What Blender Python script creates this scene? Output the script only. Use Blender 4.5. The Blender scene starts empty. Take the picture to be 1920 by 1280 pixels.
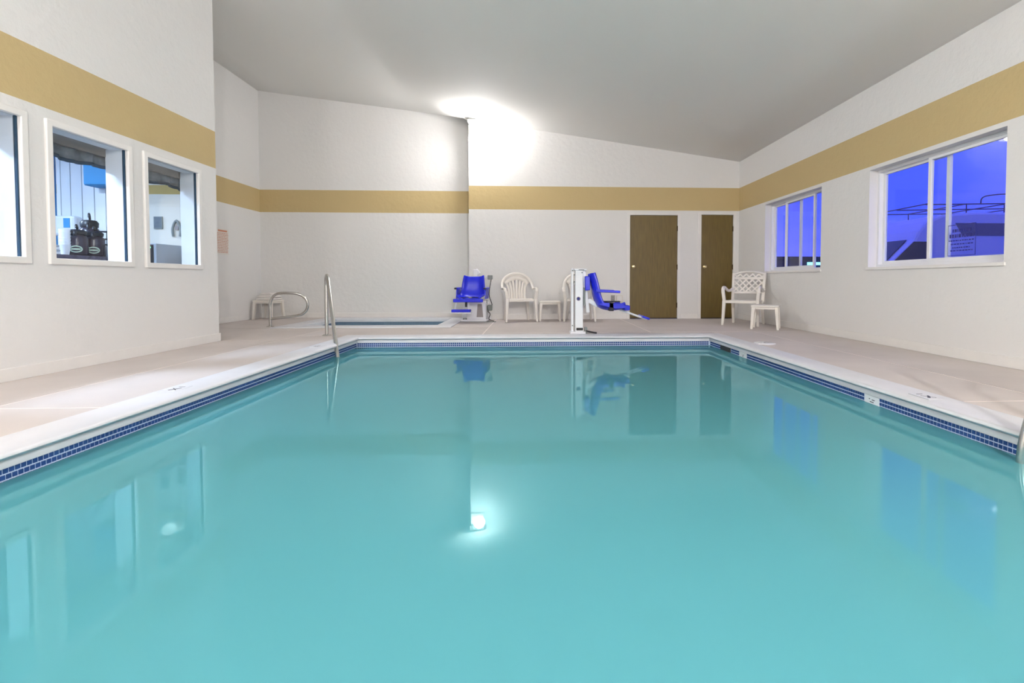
import bpy, bmesh, math, random
from mathutils import Vector, Matrix
random.seed(7)
R = math.radians
scene = bpy.context.scene
C = scene.collection

# ------------------------------------------------------------------ camera
F_PX, CX, CY = 930.0, 1039.488, 555.816
scene.cycles.use_adaptive_sampling = False
cam_d = bpy.data.cameras.new('camera')
cam_d.sensor_fit = 'HORIZONTAL'; cam_d.sensor_width = 36.0
cam_d.lens = 36.0 * F_PX / 1920.0
cam_d.shift_x = (960.0 - CX) / 1920.0
cam_d.shift_y = (CY - 640.0) / 1920.0
cam_d.clip_start = 0.05; cam_d.clip_end = 400
cam = bpy.data.objects.new('camera', cam_d); C.objects.link(cam)
cam.location = (0, 0, 0.7513)
cam.rotation_euler = (R(90) - 0.0314, 0, -0.0462)
scene.camera = cam

# ------------------------------------------------------------------ view and world (dusk sky)
vs = scene.view_settings
vs.view_transform = 'Standard'; vs.look = 'None'; vs.exposure = 0.3; vs.gamma = 1.0
vs.use_curve_mapping = False
world = bpy.data.worlds.new('dusk'); scene.world = world; world.use_nodes = True
wn, wl = world.node_tree.nodes, world.node_tree.links
bg = wn['Background']
tc = wn.new('ShaderNodeTexCoord'); mp = wn.new('ShaderNodeMapping'); mp.inputs['Scale'].default_value = (1.5, 1.5, 5)
nz = wn.new('ShaderNodeTexNoise'); nz.inputs['Scale'].default_value = 1.6; nz.inputs['Detail'].default_value = 5
rp = wn.new('ShaderNodeValToRGB')
rp.color_ramp.elements[0].position = 0.38; rp.color_ramp.elements[0].color = (0.045, 0.09, 1.0, 1)
rp.color_ramp.elements[1].position = 0.68; rp.color_ramp.elements[1].color = (0.2, 0.21, 1.0, 1)
wl.new(tc.outputs['Generated'], mp.inputs['Vector']); wl.new(mp.outputs['Vector'], nz.inputs['Vector'])
wl.new(nz.outputs['Fac'], rp.inputs['Fac']); wl.new(rp.outputs['Color'], bg.inputs['Color'])
bg.inputs['Strength'].default_value = 1.12

# ------------------------------------------------------------------ dimensions (metres, deck = 0, camera above the origin)
WAT = -0.14
XPL, XPR, YPN, YPF = -2.34, 2.469, 0.40, 6.755       # pool tile planes
XL, XR, XW = -3.912, -5.486, 4.136                   # left wall, recess wall, right wall
YB, YBL, YLE, YF = 9.7525, 10.3495, 6.3896, -3.2     # back wall, recess back wall, end of left wall, front wall
XST = -1.213
BL, BU = 2.145, 2.597                                # tan stripe

# ------------------------------------------------------------------ materials
def lin(c):
    return tuple(((v / 255) / 12.92 if v / 255 <= 0.04045 else ((v / 255 + 0.055) / 1.055) ** 2.4) for v in c) + (1,)
MAT = {}
def pm(name, rgb, rough=0.5, metal=0.0, var=0.0, vscale=8.0, bump=0.0, bscale=60.0, rgb2=None, stretch=None, spec=0.5, emit=None, estr=0.0):
    m = bpy.data.materials.new(name); m.use_nodes = True
    n, l = m.node_tree.nodes, m.node_tree.links
    b = n['Principled BSDF']
    b.inputs['Roughness'].default_value = rough; b.inputs['Metallic'].default_value = metal
    b.inputs['Specular IOR Level'].default_value = spec
    c1 = lin(rgb); b.inputs['Base Color'].default_value = c1
    co = None
    def coord():
        t = n.new('ShaderNodeTexCoord'); q = n.new('ShaderNodeMapping')
        if stretch: q.inputs['Scale'].default_value = stretch
        l.new(t.outputs['Object'], q.inputs['Vector']); return q.outputs['Vector']
    if var > 0 or rgb2:
        co = coord()
        t = n.new('ShaderNodeTexNoise'); t.inputs['Scale'].default_value = vscale; t.inputs['Detail'].default_value = 4
        l.new(co, t.inputs['Vector'])
        r = n.new('ShaderNodeValToRGB'); r.color_ramp.elements[0].position = 0.32; r.color_ramp.elements[1].position = 0.68
        c2 = lin(rgb2) if rgb2 else tuple(v * (1 - var) for v in c1[:3]) + (1,)
        r.color_ramp.elements[0].color = c2; r.color_ramp.elements[1].color = c1
        l.new(t.outputs['Fac'], r.inputs['Fac']); l.new(r.outputs['Color'], b.inputs['Base Color'])
    if bump > 0:
        co = co or coord()
        t = n.new('ShaderNodeTexNoise'); t.inputs['Scale'].default_value = bscale; t.inputs['Detail'].default_value = 3
        l.new(co, t.inputs['Vector'])
        k = n.new('ShaderNodeBump'); k.inputs['Strength'].default_value = bump; k.inputs['Distance'].default_value = 0.01
        l.new(t.outputs['Fac'], k.inputs['Height']); l.new(k.outputs['Normal'], b.inputs['Normal'])
    if emit:
        b.inputs['Emission Color'].default_value = lin(emit); b.inputs['Emission Strength'].default_value = estr
    MAT[name] = m
    return m

def wall_paint(name, white, tan, bl, bu):
    """rolled plaster with a painted stripe between two heights"""
    m = pm(name, white, 0.75, bump=0.7, bscale=11, spec=0.25)
    n, l = m.node_tree.nodes, m.node_tree.links
    b = n['Principled BSDF']
    g = n.new('ShaderNodeNewGeometry'); s = n.new('ShaderNodeSeparateXYZ'); l.new(g.outputs['Position'], s.inputs[0])
    a1 = n.new('ShaderNodeMath'); a1.operation = 'GREATER_THAN'; a1.inputs[1].default_value = bl
    a2 = n.new('ShaderNodeMath'); a2.operation = 'LESS_THAN'; a2.inputs[1].default_value = bu
    mu = n.new('ShaderNodeMath'); mu.operation = 'MULTIPLY'
    l.new(s.outputs['Z'], a1.inputs[0]); l.new(s.outputs['Z'], a2.inputs[0]); l.new(a1.outputs[0], mu.inputs[0]); l.new(a2.outputs[0], mu.inputs[1])
    mx = n.new('ShaderNodeMix'); mx.data_type = 'RGBA'
    mx.inputs['A'].default_value = lin(white); mx.inputs['B'].default_value = lin(tan)
    l.new(mu.outputs[0], mx.inputs['Factor']); l.new(mx.outputs['Result'], b.inputs['Base Color'])
    # knockdown plaster: flattened noise
    for k in n:
        if k.type == 'TEX_NOISE':
            k.inputs['Detail'].default_value = 5; k.inputs['Roughness'].default_value = 0.6
    return m

wall_paint('wall_paint', (231, 229, 227), (198, 176, 130), BL, BU)
pm('ceiling_paint', (238, 236, 232), 0.8, bump=0.1, bscale=20, spec=0.2)
pm('lobby_wall', (226, 220, 208), 0.8, spec=0.2)
pm('lobby_tan', (196, 170, 110), 0.8, spec=0.2)
pm('lobby_teal', (70, 150, 205), 0.8, spec=0.2)
pm('lobby_white', (232, 234, 238), 0.6)
pm('trim_white', (236, 233, 230), 0.45, var=0.03)
pm('concrete', (206, 197, 193), 0.7, rgb2=(196, 187, 183), vscale=1.3, bump=0.08, bscale=90, spec=0.3)
pm('joint', (238, 226, 221), 0.8)
pm('coping', (218, 218, 223), 0.42, var=0.05, vscale=5, bump=0.04, bscale=40)
pm('plaster', (140, 205, 212), 0.7)
pm('grout', (206, 216, 236), 0.7)
pm('tile_blue', (46, 72, 130), 0.15, rgb2=(34, 66, 128), vscale=40)
pm('spa_tile', (92, 116, 142), 0.2, rgb2=(74, 100, 130), vscale=40)
pm('spa_grout', (150, 170, 180), 0.5)
pm('tile_white', (236, 236, 240), 0.2)
pm('ink', (50, 50, 60), 0.5)
pm('steel', (202, 200, 196), 0.22, metal=1.0)
pm('brass', (214, 196, 150), 0.25, metal=1.0)
pm('hinge', (70, 56, 36), 0.4, metal=0.6)
pm('dark', (22, 20, 20), 0.6)
pm('black_plastic', (28, 28, 34), 0.4)
pm('grey_plastic', (130, 136, 134), 0.5)
pm('resin', (236, 230, 222), 0.38, var=0.02)
pm('lift_white', (238, 238, 242), 0.35)
pm('lift_blue', (22, 36, 205), 0.32)
pm('lift_blue_dark', (14, 24, 120), 0.5)
pm('belt', (14, 14, 40), 0.6)
pm('vinyl', (238, 238, 240), 0.4)
pm('plate', (222, 216, 206), 0.5)
pm('plate_grey', (150, 142, 142), 0.5)
pm('towel', (236, 230, 226), 0.95, bump=0.5, bscale=160)
pm('sign_white', (228, 222, 216), 0.5)
pm('sign_red', (206, 140, 112), 0.6)
pm('lens', (255, 255, 255), 0.4, emit=(255, 252, 244), estr=9.0)
pm('fixture', (228, 230, 226), 0.5)
pm('valance', (126, 130, 136), 0.9, rgb2=(88, 98, 108), vscale=14)
pm('valance_hem', (34, 62, 86), 0.9)
pm('header', (120, 112, 106), 0.7)
pm('airpot', (44, 38, 50), 0.25, rgb2=(66, 58, 72), vscale=9)
pm('airpot_label', (206, 226, 206), 0.5)
pm('counter', (48, 46, 66), 0.2, rgb2=(88, 84, 108), vscale=30)
pm('microwave_grey', (176, 182, 192), 0.4)
pm('paper', (240, 240, 246), 0.8)
pm('led', (120, 255, 180), 0.5, emit=(120, 255, 180), estr=2.0)
pm('asphalt', (70, 72, 78), 0.9, var=0.2, vscale=3)
pm('van_white', (236, 236, 240), 0.3)
pm('van_glass', (20, 22, 34), 0.12)
pm('van_grey', (110, 108, 120), 0.2)
pm('rack', (110, 96, 104), 0.5)
pm('tyre', (20, 20, 22), 0.8)
pm('building_far', (60, 64, 84), 0.9)
pm('sign_lit', (150, 240, 255), 0.5, emit=(150, 240, 255), estr=1.6)
pm('lamp_shade', (255, 240, 210), 0.7, emit=(255, 238, 205), estr=3.0)
pm('picture_print', (120, 128, 130), 0.6, rgb2=(70, 84, 100), vscale=9)
pm('wood_dark', (90, 70, 60), 0.6)
pm('cup', (244, 244, 248), 0.6)
pm('decal', (40, 40, 120), 0.6)

def door_wood():
    m = pm('door_wood', (108, 88, 34), 0.45, rgb2=(88, 70, 22), vscale=5, stretch=(14, 14, 0.7), bump=0.05, bscale=20)
door_wood()

def glass_mat():
    m = bpy.data.materials.new('glass'); m.use_nodes = True
    n, l = m.node_tree.nodes, m.node_tree.links; n.clear()
    o = n.new('ShaderNodeOutputMaterial'); t = n.new('ShaderNodeBsdfTransparent'); g = n.new('ShaderNodeBsdfGlossy')
    g.inputs['Roughness'].default_value = 0.0
    t.inputs['Color'].default_value = (0.94, 0.96, 0.97, 1)
    f = n.new('ShaderNodeFresnel'); f.inputs['IOR'].default_value = 1.45
    gm = n.new('ShaderNodeNewGeometry'); k1 = n.new('ShaderNodeMath'); k1.operation = 'SUBTRACT'; k1.inputs[0].default_value = 1.0; k2 = n.new('ShaderNodeMath'); k2.operation = 'MULTIPLY'
    l.new(gm.outputs['Backfacing'], k1.inputs[1]); l.new(k1.outputs[0], k2.inputs[0]); l.new(f.outputs[0], k2.inputs[1])
    x = n.new('ShaderNodeMixShader'); l.new(k2.outputs[0], x.inputs[0]); l.new(t.outputs[0], x.inputs[1]); l.new(g.outputs[0], x.inputs[2])
    l.new(x.outputs[0], o.inputs['Surface']); MAT['glass'] = m
glass_mat()

def water_mat(name, body, clear, opaque, ior, gloss):
    m = bpy.data.materials.new(name); m.use_nodes = True
    n, l = m.node_tree.nodes, m.node_tree.links; n.clear()
    o = n.new('ShaderNodeOutputMaterial')
    d = n.new('ShaderNodeBsdfDiffuse'); d.inputs['Color'].default_value = lin(body)
    t = n.new('ShaderNodeBsdfTransparent'); t.inputs['Color'].default_value = lin(clear)
    g = n.new('ShaderNodeBsdfGlossy'); g.inputs['Roughness'].default_value = 0.0; g.inputs['Color'].default_value = lin(gloss)
    x1 = n.new('ShaderNodeMixShader'); x1.inputs[0].default_value = opaque
    l.new(t.outputs[0], x1.inputs[1]); l.new(d.outputs[0], x1.inputs[2])
    tcn = n.new('ShaderNodeTexCoord'); nn = n.new('ShaderNodeTexNoise'); nn.inputs['Scale'].default_value = 2.2; nn.inputs['Detail'].default_value = 2
    bp = n.new('ShaderNodeBump'); bp.inputs['Strength'].default_value = 0.0012; bp.inputs['Distance'].default_value = 0.05
    l.new(tcn.outputs['Object'], nn.inputs['Vector']); l.new(nn.outputs['Fac'], bp.inputs['Height'])
    f = n.new('ShaderNodeFresnel'); f.inputs['IOR'].default_value = ior
    l.new(bp.outputs[0], f.inputs['Normal']); l.new(bp.outputs[0], g.inputs['Normal'])
    gm = n.new('ShaderNodeNewGeometry'); k1 = n.new('ShaderNodeMath'); k1.operation = 'SUBTRACT'; k1.inputs[0].default_value = 1.0; k2 = n.new('ShaderNodeMath'); k2.operation = 'MULTIPLY'
    l.new(gm.outputs['Backfacing'], k1.inputs[1]); l.new(k1.outputs[0], k2.inputs[0]); l.new(f.outputs[0], k2.inputs[1])
    x2 = n.new('ShaderNodeMixShader'); l.new(k2.outputs[0], x2.inputs[0]); l.new(x1.outputs[0], x2.inputs[1]); l.new(g.outputs[0], x2.inputs[2])
    l.new(x2.outputs[0], o.inputs['Surface']); MAT[name] = m
water_mat('water', (84, 152, 163), (150, 225, 230), 0.86, 1.31, (190, 228, 232))
water_mat('spa_water', (120, 180, 196), (170, 225, 232), 0.6, 1.25, (220, 235, 240))

# ------------------------------------------------------------------ mesh helpers
class MB:
    def __init__(s): s.bm = bmesh.new()
    def poly(s, pts): return s.bm.faces.new([s.bm.verts.new(p) for p in pts])
    def box(s, x0, x1, y0, y1, z0, z1, M=None):
        P = [Vector((x, y, z)) for x in (x0, x1) for y in (y0, y1) for z in (z0, z1)]
        if M: P = [M @ p for p in P]
        v = [s.bm.verts.new(p) for p in P]
        for f in ((0, 1, 3, 2), (4, 6, 7, 5), (0, 4, 5, 1), (2, 3, 7, 6), (0, 2, 6, 4), (1, 5, 7, 3)):
            s.bm.faces.new([v[i] for i in f])
        return s
    def bar(s, p0, p1, w0, w1=None, d0=None, d1=None, up=(0, 1, 0)):
        """tapered rectangular bar from p0 to p1; w across, d along `up`"""
        p0, p1 = Vector(p0), Vector(p1); w1 = w0 if w1 is None else w1; d0 = w0 if d0 is None else d0; d1 = d0 if d1 is None else d1
        a = (p1 - p0).normalized(); u = Vector(up); u = (u - a * u.dot(a)).normalized(); r = a.cross(u)
        rings = []
        for p, w, d in ((p0, w0, d0), (p1, w1, d1)):
            rings.append([s.bm.verts.new(p + r * w / 2 * i + u * d / 2 * j) for i, j in ((-1, -1), (1, -1), (1, 1), (-1, 1))])
        for k in range(4): s.bm.faces.new([rings[0][k], rings[0][(k + 1) % 4], rings[1][(k + 1) % 4], rings[1][k]])
        s.bm.faces.new(rings[0][::-1]); s.bm.faces.new(rings[1])
        return s
    def tube(s, pts, r, seg=12, closed=False, flat=1.0, up=(0, 0, 1)):
        pts = [Vector(p) for p in pts]; n = len(pts); rs = r if isinstance(r, (list, tuple)) else [r] * n
        rings = []
        prev = None
        for i, p in enumerate(pts):
            if closed: t = pts[(i + 1) % n] - pts[i - 1]
            else: t = pts[min(i + 1, n - 1)] - pts[max(i - 1, 0)]
            t.normalize()
            if prev is None:
                u = Vector(up)
                if abs(u.dot(t)) > 0.95: u = Vector((1, 0, 0))
            else: u = prev
            u = (u - t * u.dot(t)).normalized(); prev = u; w = t.cross(u)
            rings.append([s.bm.verts.new(p + (u * math.cos(2 * math.pi * k / seg) * flat + w * math.sin(2 * math.pi * k / seg)) * rs[i]) for k in range(seg)])
        m = n if closed else n - 1
        for i in range(m):
            A, B = rings[i], rings[(i + 1) % n]
            for k in range(seg): s.bm.faces.new([A[k], A[(k + 1) % seg], B[(k + 1) % seg], B[k]])
        if not closed: s.bm.faces.new(rings[0][::-1]); s.bm.faces.new(rings[-1])
        return s
    def lathe(s, prof, cx=0, cy=0, cz=0, seg=24, M=None):
        rings = []
        for r, z in prof:
            ring = []
            for k in range(seg):
                a = 2 * math.pi * k / seg; p = Vector((cx + r * math.cos(a), cy + r * math.sin(a), cz + z))
                ring.append(s.bm.verts.new(M @ p if M else p))
            rings.append(ring)
        for A, B in zip(rings, rings[1:]):
            for k in range(seg): s.bm.faces.new([A[k], A[(k + 1) % seg], B[(k + 1) % seg], B[k]])
        s.bm.faces.new(rings[0][::-1]); s.bm.faces.new(rings[-1])
        return s
    def prism(s, poly, a0, a1, axis='y'):
        """2D polygon extruded along an axis; poly is (x,z) for y, (y,z) for x, (x,y) for z"""
        def P(u, v, a): return {'y': (u, a, v), 'x': (a, u, v), 'z': (u, v, a)}[axis]
        A = [s.bm.verts.new(P(u, v, a0)) for u, v in poly]; B = [s.bm.verts.new(P(u, v, a1)) for u, v in poly]
        n = len(poly)
        for k in range(n): s.bm.faces.new([A[k], A[(k + 1) % n], B[(k + 1) % n], B[k]])
        s.bm.faces.new(A[::-1]); s.bm.faces.new(B)
        return s
    def build(s, name, mat, parent=None, smooth=False, bevel=0.0, loc=None):
        bmesh.ops.remove_doubles(s.bm, verts=s.bm.verts, dist=1e-6)
        bmesh.ops.recalc_face_normals(s.bm, faces=s.bm.faces)
        me = bpy.data.meshes.new(name); s.bm.to_mesh(me); s.bm.free()
        if smooth:
            me.shade_smooth()
            me.set_sharp_from_angle(angle=R(40))
        me.materials.append(MAT[mat])
        o = bpy.data.objects.new(name, me); C.objects.link(o)
        if bevel > 0:
            b = o.modifiers.new('bevel', 'BEVEL'); b.width = bevel; b.segments = 2; b.limit_method = 'ANGLE'
        if parent: o.parent = parent
        if loc: o.location = loc
        return o

def tag(o, label, cat, group=None):
    o['label'] = label; o['category'] = cat
    if group: o['group'] = group
    return o
def thing(name, label, cat, loc=(0, 0, 0), rotz=0, group=None):
    o = bpy.data.objects.new(name, None); C.objects.link(o); o.empty_display_size = 0.1
    o.location = loc; o.rotation_euler = (0, 0, rotz)
    return tag(o, label, cat, group)
def structure(o, label=None):
    o['kind'] = 'structure'
    if label: o['label'] = label
    return o
def sempty(name, label=None, loc=(0, 0, 0)):
    o = bpy.data.objects.new(name, None); C.objects.link(o); o.location = loc; o.empty_display_size = 0.1
    return structure(o, label)
def dup(root, loc, rotz, label):
    r = root.copy(); C.objects.link(r); r.location = loc; r.rotation_euler = (0, 0, rotz); r['label'] = label
    for ch in list(root.children):
        c = ch.copy(); C.objects.link(c); c.parent = r
        for g in ch.children:
            d = g.copy(); C.objects.link(d); d.parent = c
    return r
def smoothpath(pts, n=8, closed=False):
    """Catmull-Rom through points"""
    P = [Vector(p) for p in pts]; out = []
    m = len(P) if closed else len(P) - 1
    for i in range(m):
        if closed: a, b, c, d = P[i - 1], P[i], P[(i + 1) % len(P)], P[(i + 2) % len(P)]
        else: a, b, c, d = P[max(i - 1, 0)], P[i], P[i + 1], P[min(i + 2, len(P) - 1)]
        for k in range(n):
            t = k / n
            out.append(0.5 * ((2 * b) + (c - a) * t + (2 * a - 5 * b + 4 * c - d) * t * t + (3 * b - a - 3 * c + d) * t ** 3))
    if not closed: out.append(P[-1])
    return out
def panels(mb, axis, a0, a1, u0, u1, z0, z1, holes):
    """wall slab from a0 to a1 along its thickness axis ('x' or 'y'), cut round rectangular holes (u0,u1,z0,z1)"""
    us = sorted({u0, u1, *[h[0] for h in holes], *[h[1] for h in holes]}); us = [u for u in us if u0 <= u <= u1]
    for ua, ub in zip(us, us[1:]):
        um = (ua + ub) / 2; z = z0
        for h in sorted([h for h in holes if h[0] < um < h[1]], key=lambda h: h[2]):
            if h[2] > z: mb.box(*((a0, a1, ua, ub) if axis == 'x' else (ua, ub, a0, a1)), z, h[2])
            z = h[3]
        if z < z1: mb.box(*((a0, a1, ua, ub) if axis == 'x' else (ua, ub, a0, a1)), z, z1)
    return mb

def frame_ring(mb, x0, x1, y0, y1, z0, z1, t, tb=None, tt=None):
    """closed rectangular frame in the y-z plane, t wide, from x0 to x1"""
    tb = t if tb is None else tb; tt = t if tt is None else tt; L = []
    for x, k in ((x0, 0), (x1, 0), (x1, 1), (x0, 1)):
        a, b, c, d = (y0 + k * t, y1 - k * t, z0 + k * tb, z1 - k * tt)
        L.append([mb.bm.verts.new(p) for p in ((x, a, c), (x, b, c), (x, b, d), (x, a, d))])
    for i in range(4):
        A, B = L[i], L[(i + 1) % 4]
        for k in range(4): mb.bm.faces.new([A[k], A[(k + 1) % 4], B[(k + 1) % 4], B[k]])
    return mb

# ------------------------------------------------------------------ lamps of the hall
def area_light(name, loc, rot, sx, sy, power, col):
    d = bpy.data.lights.new(name, 'AREA'); d.shape = 'RECTANGLE'; d.size = sx; d.size_y = sy; d.energy = power; d.color = col
    o = bpy.data.objects.new(name, d); C.objects.link(o); o.location = loc; o.rotation_euler = rot
    return o
def ceil_z(x, y):
    right = 3.116 + 0.1413 * (XW - x)
    left = 4.07 + 0.117 * (XST - x)
    if x >= XST: return right
    t = min(max((XST - x) / 1.3, 0), 1); t = t * t * (3 - 2 * t)
    if y > YB: t = max(t, (y - YB) / (YBL - YB))
    return right + (left - right) * t
WARM = (1.0, 0.985, 0.978)
def flood_lamp(label, loc, rotz, power):
    """white wall flood lamp; its back lies on the wall, its front is local -Y"""
    t = thing('wall_lamp', label, 'lamp', loc, rotz)
    MB().box(-0.135, 0.135, -0.02, 0.0, -0.14, 0.12).build('back_plate', 'fixture', t, bevel=0.004)
    MB().prism([(-0.16, 0.125), (0.0, 0.145), (0.0, 0.085), (-0.16, 0.075)], -0.14, 0.14, 'x').build('hood', 'fixture', t, bevel=0.005)
    for x in (-0.06, 0.0, 0.06):
        MB().box(x - 0.02, x + 0.02, -0.12, -0.02, 0.035, 0.075).build('fin', 'grey_plastic', t)
    MB().prism([(-0.11, 0.03), (-0.02, 0.03), (-0.02, -0.12), (-0.07, -0.10)], -0.12, 0.12, 'x').build('lens', 'lens', t, bevel=0.006)
    d = bpy.data.lights.new('flood_lamp', 'POINT'); d.energy = power; d.shadow_soft_size = 0.11; d.color = WARM
    o = bpy.data.objects.new('flood_lamp', d); C.objects.link(o); o.parent = t; o.location = (0.05, -0.2, -0.05)
flood_lamp('bright white flood lamp high on the back wall at its outer corner', (-1.07, YB, 3.70), 0, 95)
# the hall's other wall lamps hang on the near walls, out of the picture (chair shadows fall right and back, so light comes from left and front)
def lamp_offscreen(name, loc, power):
    d = bpy.data.lights.new(name, 'POINT'); d.energy = power; d.shadow_soft_size = 0.12; d.color = WARM
    o = bpy.data.objects.new(name, d); C.objects.link(o); o.location = loc
lamp_offscreen('wall_lamp_left_offscreen', (XL + 0.3, 0.6, 3.45), 130)
lamp_offscreen('wall_lamp_front_offscreen', (1.2, YF + 0.3, 3.0), 640)

# ------------------------------------------------------------------ floor
floor = sempty('floor', 'pinkish beige concrete pool deck cut into slabs by pale joints')
PX0, PX1, PY0, PY1 = XPL - 0.21, XPR + 0.205, YPN - 0.21, YPF + 0.195      # outer edge of pool coping
SX0, SX1, SY0, SY1 = -4.15, -1.30, 8.05, 10.30                             # outer edge of hot tub coping
slabs = [(XL, -3.2, YF, 3.05), (XL, -3.2, 3.05, YLE), (-3.2, PX0, YF, 3.05), (-3.2, PX0, 3.05, PY1), (-3.2, -0.69, PY1, SY0),
         (XR, -3.2, YLE, SY0), (XR, SX0, SY0, YBL), (SX0, SX1, SY1, YBL), (SX1, -0.69, SY0, YB), (SX1, XST, YB, YBL),
         (-0.69, PX1, PY1, 7.2), (-0.69, 1.75, 7.2, YB), (1.75, XW, 7.2, YB), (PX1, 3.3, YF, 2.95), (PX1, 3.3, 2.95, 7.2),
         (3.3, XW, YF, 2.95), (3.3, XW, 2.95, 7.2), (PX0, PX1, YF, PY0)]
base = MB()
for x0, x1, y0, y1 in slabs:
    base.box(x0, x1, y0, y1, -0.14, -0.0018)
base.build('joint_filler', 'joint', floor)
for x0, x1, y0, y1 in slabs:
    g = 0.010
    MB().box(x0 + (g if x0 not in (XL, XR, PX1) else 0), x1 - (g if x1 not in (XW, PX0) else 0), y0 + g, y1 - (0 if y1 in (YB, YBL) else g), -0.0015, 0.0).build('slab', 'concrete', floor)

# ------------------------------------------------------------------ ceiling
bm = MB(); xs = [XR - 0.16, -5.0, -4.5, -4.0, -3.5, -3.0] + [-2.6 + 0.1 * i for i in range(14)] + [XST, -1.0, -0.5, 0.5, 1.5, 2.5, 3.3, XW + 0.16]
xs = sorted(set(round(x, 3) for x in xs)); ys = [YF - 0.1, -1, 1, 3, 5, 7, 9, YB, 9.95, 10.15, YBL, 10.5]
grid = [[bm.bm.verts.new((x, y, ceil_z(x, min(y, YBL)))) for y in ys] for x in xs]
for i in range(len(xs) - 1):
    for j in range(len(ys) - 1): bm.bm.faces.new([grid[i][j], grid[i + 1][j], grid[i + 1][j + 1], grid[i][j + 1]])
ceil = structure(bm.build('ceiling', 'ceiling_paint', smooth=True), 'sloping white plaster ceiling')
sm = ceil.modifiers.new('thick', 'SOLIDIFY'); sm.thickness = 0.12; sm.offset = -1 if ceil.data.polygons[0].normal.z < 0 else 1

# ------------------------------------------------------------------ walls
LW = [(3.205, 4.065), (4.212, 5.075), (5.218, 6.09)]           # lobby windows along the left wall
LZ0, LZ1 = 0.887, 2.062
RW = [(4.17, 5.927), (6.935, 8.64)]                            # sliding windows along the right wall
RZ0, RZ1 = 0.915, 2.10
FR = 0.048
structure(panels(MB(), 'x', XL - 0.15, XL, YF - 0.1, YLE, 0, 4.75, [(a + FR, b - FR, LZ0 + FR, LZ1 - FR) for a, b in LW]).build('wall_left', 'wall_paint'), 'white textured wall with tan stripe and three lobby windows')
structure(panels(MB(), 'x', XW, XW + 0.2, YF - 0.1, YB + 0.5, 0, 3.16, [(a, b, RZ0, RZ1) for a, b in RW]).build('wall_right', 'wall_paint'), 'white wall with tan stripe and two sliding windows')
DOORS = [(1.945, 2.899, 2.052), (3.374, 4.021, 2.066)]
wb = panels(MB(), 'y', YB, YB + 0.12, XST, XW + 0.2, 0, 4.0, [(a - 0.01, b + 0.01, 0, z + 0.01) for a, b, z in DOORS])
wb.box(XST, XST + 0.12, YB + 0.12, YBL + 0.15, 0, 4.3)
structure(wb.build('wall_back', 'wall_paint'), 'white back wall with tan stripe and two brown doors')
structure(MB().box(XR - 0.16, XST, YBL, YBL + 0.15, 0, 4.75).build('wall_recess_back', 'wall_paint'), 'white wall with tan stripe behind the hot tub')
structure(MB().box(XR - 0.16, XR, YLE - 0.1, YBL, 0, 4.75).build('wall_recess_left', 'wall_paint'), 'white side wall of the hot tub recess')
structure(MB().box(XR - 0.16, XL - 0.15, YLE - 0.1, YLE, 0, 4.75).build('wall_recess_front', 'wall_paint'), 'white wall closing the hot tub recess')
structure(MB().box(XL - 0.15, XW + 0.2, YF - 0.2, YF, 0, 4.75).build('wall_front', 'wall_paint'), 'white wall behind the near end of the pool')
bb = 0.1
for nm, bx in (('left', (XL, XL + 0.014, YF, YLE, 0, bb)), ('left_end', (XL - 0.15, XL + 0.014, YLE, YLE + 0.014, 0, bb)), ('right', (XW - 0.014, XW, YF, YB, 0, bb)),
               ('recess_back', (XR, XST, YBL - 0.014, YBL, 0, bb)), ('recess_left', (XR, XR + 0.014, YLE, YBL - 0.014, 0, bb)),
               ('back', (XST, 1.885, YB - 0.014, YB, 0, bb)), ('back_middle', (2.96, 3.315, YB - 0.014, YB, 0, bb))):
    structure(MB().box(*bx).build('baseboard_' + nm, 'trim_white', bevel=0.004))

# ------------------------------------------------------------------ doors
for i, (a, b, zt) in enumerate(DOORS):
    d = sempty('door_%d' % (i + 1), ['wide dark olive brown flush wood door', 'narrow dark olive brown flush wood door in the corner'][i], ((a + b) / 2, YB, 0))
    h = (b - a) / 2
    MB().box(-h + 0.004, h - 0.004, 0.012, 0.052, 0.018, zt - 0.004).build('door_slab', 'door_wood', d, bevel=0.002)
    MB().prism([(-h - 0.058, 0), (-h, 0), (-h, zt), (h, zt), (h, 0), (h + 0.058, 0), (h + 0.058, zt + 0.042), (-h - 0.058, zt + 0.042)], -0.014, 0.06).build('door_casing', 'trim_white', d, bevel=0.003)
    MB().box(-h, h, 0.005, 0.1, 0, 0.016).build('threshold', 'dark', d)
    Mk = Matrix.Translation((-h + 0.075, 0.012, 1.035)) @ Matrix.Rotation(R(90), 4, 'X')
    MB().lathe([(0.03, 0), (0.03, 0.006), (0.012, 0.01), (0.011, 0.032), (0.024, 0.042), (0.029, 0.056), (0.024, 0.068), (0.006, 0.072)], M=Mk, seg=20).build('door_knob', 'brass', d, smooth=True)
    for z in (0.27, 1.03, 1.79):
        MB().tube([(h - 0.004, -0.004, z - 0.05), (h - 0.004, -0.004, z + 0.05)], 0.01, 8).box(h - 0.016, h + 0.006, 0.0, 0.012, z - 0.05, z + 0.05).build('hinge', 'hinge', d)

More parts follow.
